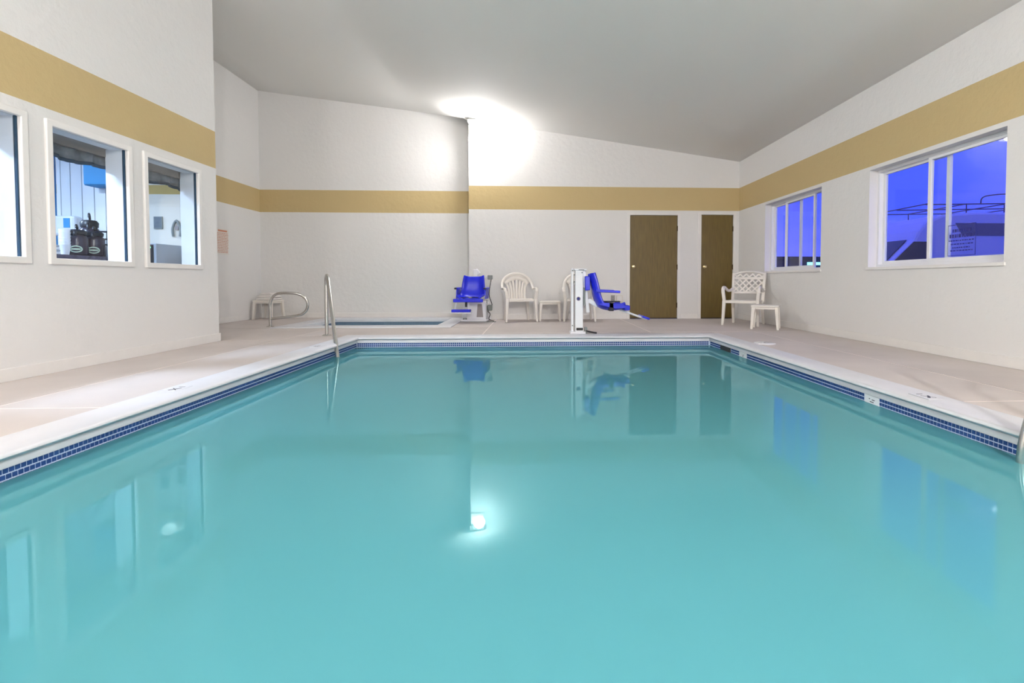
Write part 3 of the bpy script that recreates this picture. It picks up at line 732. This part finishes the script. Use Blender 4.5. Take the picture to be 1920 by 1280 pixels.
def side_table(label, loc, rotz, w=0.40, d=0.40, h=0.375):
    t = thing('side_table', label, 'table', loc, rotz, 'small white resin side tables')
    MB().box(-w / 2, w / 2, -d / 2, d / 2, h - 0.03, h).build('table_top', 'resin', t, bevel=0.01)
    MB().box(-w / 2 + 0.03, w / 2 - 0.03, -d / 2 + 0.02, -d / 2 + 0.03, h - 0.06, h - 0.03).box(-w / 2 + 0.03, w / 2 - 0.03, d / 2 - 0.03, d / 2 - 0.02, h - 0.06, h - 0.03).box(-w / 2 + 0.02, -w / 2 + 0.03, -d / 2 + 0.03, d / 2 - 0.03, h - 0.06, h - 0.03).box(w / 2 - 0.03, w / 2 - 0.02, -d / 2 + 0.03, d / 2 - 0.03, h - 0.06, h - 0.03).build('apron', 'resin', t)
    for sx in (-1, 1):
        for sy in (-1, 1):
            MB().bar((sx * (w / 2 - 0.035), sy * (d / 2 - 0.035), h - 0.03), (sx * (w / 2 - 0.012), sy * (d / 2 - 0.012), 0), 0.055, 0.034).build('leg', 'resin', t, bevel=0.006)
    return t
tb = side_table('small white side table between the two fan-back armchairs', (0.345, 9.40, 0), 0)
dup(tb, (3.68, 7.63, 0), R(-30), 'small white side table in front of the lattice-back armchair')
dup(tb, (-5.20, 10.06, 0), R(-8), 'small white side table in the recess corner holding towels')
tw = thing('towel_stack', 'soft pile of folded white towels on the corner side table', 'towels', (-5.18, 10.06, 0.376), R(-12))
for k, (w, d, h) in enumerate(((0.36, 0.3, 0.05), (0.34, 0.28, 0.05), (0.27, 0.22, 0.045))):
    z = sum((0.05, 0.05, 0.045)[:k])
    P = [(-w / 2, z + 0.004), (-w / 2 + 0.02, z), (w / 2 - 0.02, z), (w / 2, z + 0.012), (w / 2 - 0.01, z + h * 0.55), (w / 2 - 0.05, z + h), (-w / 2 + 0.06, z + h * 0.95), (-w / 2 + 0.005, z + h * 0.6)]
    MB().prism(P, -d / 2, d / 2).build('towel', 'towel', tw, smooth=True, bevel=0.012)

# lattice back armchair
lc = thing('lattice_armchair', 'white resin armchair with lattice back by the corner door', 'chair', (3.66, 8.37, 0), math.atan2(-0.80, -0.60) + R(90))
hw = 0.27
so = MB().box(-hw + 0.015, hw - 0.015, -0.26, 0.23, 0.395, 0.42).build('seat', 'resin', lc, bevel=0.01)
MB().box(-hw + 0.02, hw - 0.02, -0.275, -0.25, 0.375, 0.425).build('seat_front', 'resin', lc, bevel=0.008)
def by(z): return 0.22 + 0.22 * (z - 0.40)
for s in (-1, 1):
    MB().bar((s * 0.25, by(0.38), 0.38), (s * 0.265, by(0.9), 0.895), 0.05, 0.045, 0.04).build('back_post', 'resin', lc, bevel=0.008)
    MB().tube(smoothpath([(s * 0.262, by(0.62), 0.62), (s * 0.275, 0.15, 0.585), (s * 0.285, 0.02, 0.585), (s * 0.29, -0.12, 0.63), (s * 0.29, -0.22, 0.645), (s * 0.288, -0.27, 0.61), (s * 0.285, -0.275, 0.55)], 5), 0.028, 10, flat=0.8).build('armrest', 'resin', lc, smooth=True)
    MB().bar((s * 0.285, -0.275, 0.57), (s * 0.27, -0.255, 0.42), 0.05, 0.05).bar((s * 0.27, -0.255, 0.42), (s * 0.285, -0.29, 0.0), 0.055, 0.036).build('leg', 'resin', lc, bevel=0.008)
    MB().bar((s * 0.24, 0.2, 0.40), (s * 0.255, 0.30, 0.0), 0.055, 0.036).build('leg', 'resin', lc, bevel=0.008)
top = smoothpath([(-0.265, by(0.87), 0.87), (-0.13, by(0.905), 0.905), (0, by(0.915), 0.915), (0.13, by(0.905), 0.905), (0.265, by(0.87), 0.87)], 4)
MB().tube(top, 0.024, 10, flat=0.8).build('top_rail', 'resin', lc, smooth=True)
MB().bar((-0.25, by(0.55), 0.55), (0.25, by(0.55), 0.55), 0.03, d0=0.04, up=(0, 0, 1)).build('bottom_rail', 'resin', lc, bevel=0.006)
MB().bar((-0.25, by(0.8), 0.80), (0.25, by(0.8), 0.80), 0.016, d0=0.04, up=(0, 0, 1)).build('middle_rail', 'resin', lc, bevel=0.004)
x0, x1, z0, z1 = -0.24, 0.24, 0.56, 0.88
for sl in (-1, 1):
    c = -1.2
    while c < 1.2:
        # line x = c + sl*(z - z0) clipped to the back frame
        za, zb = z0, z1
        xa, xb = c + sl * 1.0 * (za - z0), c + sl * 1.0 * (zb - z0)
        def clip(xa, za, xb, zb):
            if max(xa, xb) < x0 or min(xa, xb) > x1: return None
            pts = []
            for lim in (x0, x1):
                if (xa - lim) * (xb - lim) < 0:
                    t = (lim - xa) / (xb - xa); pts.append((lim, za + t * (zb - za)))
            for x, z in ((xa, za), (xb, zb)):
                if x0 <= x <= x1: pts.append((x, z))
            return pts[:2] if len(pts) >= 2 else None
        q = clip(xa, za, xb, zb)
        if q and math.dist(q[0], q[1]) > 0.05:
            (ax, az), (bx, bz) = q
            MB().bar((ax, by(az) + sl * 0.003, az), (bx, by(bz) + sl * 0.003, bz), 0.024, d0=0.012, up=(0, 1, 0)).build('lattice_slat', 'resin', lc)
        c += 0.105

# ------------------------------------------------------------------ wall fittings
sg = thing('rules_sign', 'white notice with rows of small red writing on the recess wall', 'sign', (XR, 9.105, 1.22))
MB().box(0, 0.006, -0.175, 0.175, 0.0, 0.455).build('board', 'sign_white', sg)
g = MB(); rnd = random.Random(5)
g.box(0.006, 0.007, -0.13, 0.13, 0.405, 0.435)
for k in range(13):
    y = -0.155; z = 0.37 - k * 0.028
    while y < 0.145:
        Lw = rnd.uniform(0.02, 0.06); g.box(0.006, 0.007, y, min(y + Lw, 0.155), z, z + 0.012); y += Lw + 0.012
g.build('lettering', 'sign_red', sg)

op = thing('outlet_plate', 'grey outlet plate low on the back wall beside the white box', 'outlet', (1.61, YB, 0.345))
MB().box(-0.04, 0.04, -0.008, 0, 0, 0.125).build('plate', 'plate_grey', op, bevel=0.003)
for z in (0.035, 0.09): MB().box(-0.016, 0.016, -0.0095, -0.0075, z - 0.014, z + 0.014).build('socket', 'grey_plastic', op)
ob = thing('junction_box', 'cream junction box low on the wall by the wide door', 'box', (1.735, YB, 0.335))
MB().box(-0.062, 0.062, -0.05, 0, 0, 0.137).build('body', 'plate', ob, bevel=0.005)
MB().box(-0.045, 0.045, -0.0525, -0.0495, 0.015, 0.12).build('cover', 'trim_white', ob, bevel=0.003)

# ------------------------------------------------------------------ lobby behind the left wall
LX0, LX1, LY0, LY1, LH = -9.5, XL - 0.15, 0.5, 6.27, 2.62
structure(MB().box(LX0, LX1, LY0 - 0.1, LY1 - 0.02, LH, LH + 0.1).box(LX0, XR - 0.2, LY1 - 0.02, 8.6, LH, LH + 0.1).build('lobby_ceiling', 'lobby_teal'), 'teal blue painted lobby ceiling')
structure(MB().box(LX0, LX1, LY0 - 0.1, LY1 - 0.02, -0.1, 0.0).box(LX0, XR - 0.2, LY1 - 0.02, 8.6, -0.1, 0.0).build('lobby_floor', 'wood_dark'), 'lobby floor')
structure(MB().box(XR - 0.2, LX1, LY1 - 0.02, LY1 + 0.015, 0, 1.80).build('wall_lobby_end', 'lobby_wall'), 'cream lobby wall behind the microwave')
structure(MB().box(XR - 0.2, LX1, LY1 - 0.02, LY1 + 0.015, 1.80, 1.91).build('trim_1', 'lobby_tan'), 'tan stripe on the lobby wall')
structure(MB().box(XR - 0.2, LX1, LY1 - 0.02, LY1 + 0.015, 1.91, LH).build('wall_lobby_end_upper', 'lobby_wall'), 'cream lobby wall above the stripe')
structure(MB().box(LX0, XR - 0.2, 8.5, 8.6, 0, LH).build('wall_lobby_back', 'lobby_teal'), 'blue lobby wall at the far end')
structure(MB().box(LX0 - 0.1, LX0, LY0, 8.6, 0, LH).build('wall_lobby_far', 'lobby_teal'), 'blue lobby wall')
structure(MB().box(LX0, LX1, LY0 - 0.1, LY0, 0, LH).build('wall_lobby_near', 'lobby_white'), 'white lobby wall')
# white boarded partition behind the coffee counter
pt = thing('board_partition', 'white partition of tall boards behind the coffee counter', 'partition', (-5.15, 6.2, 0))
bx = -0.46
for k, wd in enumerate((0.05, 0.11, 0.13, 0.14, 0.13, 0.12)):
    MB().box(bx, bx + wd - 0.008, -0.03, 0.0, 0, LH - 0.01).build('board', 'lobby_white', pt, bevel=0.003); bx += wd
cb = thing('wall_cabinet', 'blue upper cabinet hanging in front of the white boards', 'cabinet', (-5.0, 6.08, 1.85))
MB().box(-0.13, 0.2, -0.1, 0.085, 0, 0.6).build('body', 'lobby_teal', cb, bevel=0.004)
MB().box(-0.125, 0.195, -0.115, -0.1, 0.01, 0.59).build('door', 'lobby_teal', cb, bevel=0.003)
# coffee counter
ct = thing('coffee_counter', 'dark stone coffee counter with white base under the lobby windows', 'counter', (-4.75, 4.95, 0))
MB().box(-0.33, 0.3, -1.3, 0.77, 0.965, 1.005).build('worktop', 'counter', ct, bevel=0.004)
MB().box(-0.3, 0.27, -1.28, 0.70, 0.08, 0.965).build('body', 'lobby_white', ct)
MB().box(-0.27, 0.22, -1.26, 0.68, 0.0, 0.08).build('plinth', 'dark', ct)
def airpot(label, x, y, h):
    t = thing('airpot', label, 'coffee pot', (x, y, 1.006), R(35), 'dark coffee airpots on the lobby counter'); s = h / 0.36
    MB().lathe([(0.075, 0.0), (0.085, 0.008), (0.088, 0.02), (0.088, 0.2 * s), (0.083, 0.225 * s), (0.06, 0.25 * s)], seg=24).build('body', 'airpot', t, smooth=True)
    MB().lathe([(0.062, 0.245 * s), (0.075, 0.25 * s), (0.078, 0.285 * s), (0.06, 0.305 * s), (0.02, 0.31 * s)], seg=20).build('pump_lid', 'black_plastic', t, smooth=True)
    MB().tube(smoothpath([(0.0, -0.05, 0.27 * s), (0.0, -0.1, 0.275 * s), (0.0, -0.13, 0.255 * s), (0.0, -0.135, 0.225 * s)], 4), 0.014, 8).build('spout', 'black_plastic', t, smooth=True)
    MB().tube(smoothpath([(0.0, 0.065, 0.26 * s), (0.0, 0.03, 0.34 * s), (0.0, -0.03, 0.36 * s), (0, -0.05, 0.33 * s)], 4), 0.01, 8).build('handle', 'black_plastic', t, smooth=True)
    ring = []
    MB().tube([(0.045 * math.cos(a), -0.089 + 0.0 * a, 0.075 * s + 0.03 * math.sin(a)) for a in [2 * math.pi * k / 18 for k in range(18)]], 0.006, 6, closed=True).box(-0.035, 0.035, -0.095, -0.086, 0.066 * s, 0.084 * s).build('label', 'airpot_label', t)
airpot('dark coffee airpot with pale label standing by the paper cups', -4.60, 5.26, 0.31)
airpot('dark coffee airpot with pale label in front of the tall pot', -4.60, 5.46, 0.31)
airpot('tallest dark coffee airpot standing behind the other two', -4.78, 5.62, 0.47)
def cups(label, x, y, n):
    t = thing('cup_stack', label, 'cups', (x, y, 1.006), 0, 'stacks of white paper cups')
    for k in range(n):
        MB().lathe([(0.03, 0), (0.043, 0.095), (0.046, 0.1), (0.043, 0.1)], cz=k * 0.03, seg=16).build('cup', 'cup', t, smooth=True)
cups('taller stack of white paper cups beside the table lamp', -4.66, 5.02, 9)
cups('shorter stack of white paper cups on the lobby counter', -4.54, 5.06, 6)
dp = thing('dispenser', 'white drink dispenser with small screen on the boarded partition', 'dispenser', (-5.42, 6.155, 1.28))
MB().box(-0.17, 0.12, -0.12, 0.0, 0, 0.23).build('body', 'lobby_white', dp, bevel=0.03)
MB().box(0.0, 0.07, -0.125, -0.119, 0.09, 0.2).build('screen', 'lobby_teal', dp)
np_ = thing('napkin_box', 'pale blue stack of napkins on the counter before the cups', 'napkins', (-4.52, 4.86, 1.006))
for k in range(4): MB().box(-0.06 + 0.004 * k, 0.06, -0.07, 0.07 - 0.004 * k, k * 0.022, k * 0.022 + 0.02).build('napkin', ['paper', 'microwave_grey'][k % 2], np_, bevel=0.004)
bk = thing('wire_basket', 'black wire basket beside the tall coffee pot', 'basket', (-4.58, 5.65, 1.006), 0)
MB().box(-0.1, 0.1, -0.05, 0.05, 0.0, 0.12).build('box_stand', 'lobby_white', bk)
for k in range(5): MB().tube([(-0.1 + 0.05 * k, -0.06, 0.12), (-0.1 + 0.05 * k, -0.06, 0.28)], 0.004, 6).build('wire', 'black_plastic', bk)
for z in (0.14, 0.2, 0.28):
    MB().tube([(-0.1, -0.06, z), (0.1, -0.06, z), (0.1, 0.06, z), (-0.1, 0.06, z)], 0.005, 6, closed=True).build('wire', 'black_plastic', bk)
# microwave on its own stand
ms_ = thing('microwave_stand', 'white stand carrying the microwave against the lobby end wall', 'stand', (-4.36, 6.0, 0))
MB().box(-0.24, 0.17, -0.23, 0.23, 0.87, 0.9).build('top', 'lobby_white', ms_, bevel=0.004)
for sx in (-0.21, 0.14):
    for sy in (-0.2, 0.2): MB().box(sx - 0.02, sx + 0.02, sy - 0.02, sy + 0.02, 0, 0.87).build('leg', 'lobby_white', ms_)
mw = thing('microwave', 'pale blue-grey microwave oven with black door behind the lobby window', 'microwave', (-4.40, 6.0, 0.9))
MB().box(-0.2, 0.18, -0.2, 0.21, 0.0, 0.275).build('body', 'microwave_grey', mw, bevel=0.006)
MB().box(-0.19, 0.15, -0.212, -0.2, 0.015, 0.26).build('door', 'black_plastic', mw, bevel=0.004)
MB().box(0.09, 0.13, -0.2135, -0.2115, 0.22, 0.235).build('clock', 'led', mw)
tb_ = thing('paper_bag', 'white crumpled paper bag on top of the microwave', 'bag', (-4.5, 5.9, 1.176))
MB().lathe([(0.07, 0), (0.075, 0.02), (0.06, 0.07), (0.035, 0.12), (0.01, 0.14)], seg=7).build('bag_body', 'paper', tb_)
cd = tag(MB().tube(smoothpath([(-4.19, 6.225, 1.17), (-4.12, 6.22, 1.10), (-4.09, 6.22, 1.0), (-4.1, 6.22, 0.88)], 6), 0.006, 6).build('power_cord', 'grey_plastic', smooth=True), 'thin grey power cord hanging beside the microwave', 'cord')
pc = thing('wall_picture', 'small framed grey landscape picture on the cream lobby wall', 'picture', (-4.51, LY1 - 0.02, 1.38))
MB().box(-0.05, 0.05, -0.015, 0, 0, 0.15).build('frame', 'grey_plastic', pc, bevel=0.002)
MB().box(-0.043, 0.043, -0.0165, -0.0145, 0.008, 0.142).build('print', 'picture_print', pc)
al = thing('wall_bracket', 'grey looped wall bracket on the cream lobby wall by the picture', 'bracket', (-4.29, LY1 - 0.02, 1.29))
MB().tube(smoothpath([(-0.04, -0.02, 0), (-0.045, -0.02, 0.1), (0.0, -0.02, 0.19), (0.045, -0.02, 0.1), (0.04, -0.02, 0)], 5), 0.014, 8).build('loop', 'grey_plastic', al, smooth=True)
MB().box(-0.02, 0.02, -0.02, 0, 0.08, 0.13).build('plate', 'plate_grey', al)
lm = thing('table_lamp', 'glowing table lamp at the far end of the lobby', 'lamp', (-7.55, 8.0, 0))
MB().lathe([(0.2, 0), (0.2, 0.02), (0.03, 0.05), (0.025, 1.35), (0.03, 1.4)], seg=16).build('stem', 'lobby_white', lm, smooth=True)
MB().lathe([(0.11, 1.38), (0.09, 1.58)], seg=20).build('shade', 'lamp_shade', lm, smooth=True)
# valances
for i, (a, b) in enumerate(LW):
    v = thing('window_valance', 'grey fabric valance over ' + ['the lobby window cut by the picture edge', 'the lobby window with coffee pots', 'the lobby window with the microwave'][i], 'curtain', (LX1 - 0.03, (a + b) / 2, 1.955), 0, 'grey valances over the lobby windows')
    h = (b - a) / 2 + (0.06 if i < 2 else 0.02)
    MB().box(-0.05, -0.005, -h, h, -0.012, 0.09).build('header_rail', 'header', v, bevel=0.004)
    m = MB(); n = 40; A = []; B = []
    for k in range(n + 1):
        y = -h + 2 * h * k / n; x = -0.03 + 0.018 * math.sin(k * 0.9) + 0.008 * math.sin(k * 2.3); d = 0.10 + 0.012 * math.sin(k * 0.31 + i)
        A.append(m.bm.verts.new((x * 0.6 - 0.02, y, -0.0))); B.append(m.bm.verts.new((x - 0.02, y, -d)))
    for k in range(n): m.bm.faces.new([A[k], A[k + 1], B[k + 1], B[k]])
    fo = m.build('fabric', 'valance', v, smooth=True); md = fo.modifiers.new('thick', 'SOLIDIFY'); md.thickness = 0.004
    m = MB(); A = []; B = []
    for k in range(n + 1):
        y = -h + 2 * h * k / n; x = -0.03 + 0.018 * math.sin(k * 0.9) + 0.008 * math.sin(k * 2.3); d = 0.10 + 0.012 * math.sin(k * 0.31 + i)
        A.append(m.bm.verts.new((x - 0.018, y, -d + 0.002))); B.append(m.bm.verts.new((x - 0.018, y, -d - 0.03)))
    for k in range(n): m.bm.faces.new([A[k], A[k + 1], B[k + 1], B[k]])
    fo = m.build('hem', 'valance_hem', v, smooth=True); md = fo.modifiers.new('thick', 'SOLIDIFY'); md.thickness = 0.005
# lobby furniture glimpsed through the first window
pn = thing('tall_screen', 'tall white slatted screen glimpsed through the first lobby window', 'screen', (-6.2, 5.7, 0))
for k in range(4): MB().box(-0.3 + 0.15 * k, -0.26 + 0.15 * k, -0.03, 0.03, 0, 2.3).build('slat', 'lobby_white', pn, bevel=0.004)
MB().box(-0.32, 0.24, -0.03, 0.03, 2.3, 2.36).build('rail', 'lobby_white', pn)
# the lobby's own ceiling lights stand outside the picture
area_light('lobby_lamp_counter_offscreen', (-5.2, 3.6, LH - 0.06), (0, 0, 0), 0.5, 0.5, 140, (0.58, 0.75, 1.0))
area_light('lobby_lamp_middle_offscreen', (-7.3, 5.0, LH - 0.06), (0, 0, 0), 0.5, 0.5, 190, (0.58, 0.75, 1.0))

# ------------------------------------------------------------------ outside
structure(MB().box(XW + 0.2, 80, -40, 90, -0.3, -0.15).build('ground_outside', 'asphalt'), 'dark asphalt car park')
vn = thing('van', 'white high-roof van parked nose-in outside the wide sliding window', 'van', (6.2, 9.5, -0.15))
z = 0.15
P = [(0.0, 0.35), (0.0, 0.75), (0.08, 0.95), (0.75, 1.14), (0.85, 1.24), (1.36, 1.72), (1.46, 1.90), (1.62, 2.08), (1.95, 2.22), (2.6, 2.27), (5.0, 2.27), (5.15, 2.1), (5.2, 0.35)]
MB().prism(P, 0.0, 1.95).build('body', 'van_white', vn, smooth=False, bevel=0.05)
MB().prism([(0.93, 1.27), (1.36, 1.68), (1.70, 1.68), (1.74, 1.27)], -0.008, 0.01).build('side_window', 'van_glass', vn)
MB().prism([(2.35, 1.80), (2.2, 2.05), (3.7, 2.05), (3.7, 1.80)], -0.008, 0.01).build('roof_window', 'van_grey', vn)
m = MB(); m.poly([(0.86, 0.12, 1.255), (0.86, 1.83, 1.255), (1.35, 1.78, 1.715), (1.35, 0.17, 1.715)])
wd = m.build('windscreen', 'van_glass', vn); wd.location = (-0.012, 0, 0.01); md = wd.modifiers.new('thick', 'SOLIDIFY'); md.thickness = 0.01; md.offset = 0
for x in (0.95, 4.2):
    for y in (0.02, 1.93):
        Mw = Matrix.Translation((x, y - 0.1, 0.33)) @ Matrix.Rotation(R(-90), 4, 'X')
        MB().lathe([(0.2, 0), (0.33, 0.02), (0.33, 0.18), (0.2, 0.2)], M=Mw, seg=24).build('wheel', 'tyre', vn, smooth=True)
for y in (0.2, 1.0, 1.75):
    MB().tube([(1.75, y, 2.44), (4.8, y, 2.5)], 0.012, 8).build('rack_rail', 'rack', vn)
for x in (1.8, 2.6, 3.4, 4.2):
    MB().tube([(x, 0.2, 2.2), (x, 0.2, 2.46), (x, 1.75, 2.46), (x, 1.75, 2.2)], 0.012, 8).build('rack_bar', 'rack', vn)
MB().tube(smoothpath([(2.9, 0.2, 2.46), (3.0, 0.2, 2.62), (3.7, 0.2, 2.66), (3.8, 0.2, 2.46)], 5), 0.012, 8).build('rack_hoop', 'rack', vn)
MB().prism([(1.35, 1.10), (1.5, 1.10), (1.5, 1.32), (1.35, 1.32)], -0.2, -0.04).build('mirror', 'black_plastic', vn, bevel=0.02)
bf = thing('far_building', 'low dark building on the skyline beyond the car park', 'building', (24, 44, -0.15))
MB().box(-9, 9, 0, 8, 0, 2.9).build('wall', 'building_far', bf)
MB().box(-9.3, 9.3, -0.3, 8.3, 2.9, 3.1).build('roof', 'asphalt', bf)
MB().box(1.0, 2.6, -0.12, 0, 2.35, 2.6).build('lit_sign', 'sign_lit', bf)
for k in range(5): MB().box(-7 + 3 * k, -5.8 + 3 * k, -0.05, 0.05, 0.9, 2.1).build('window', 'van_glass', bf)
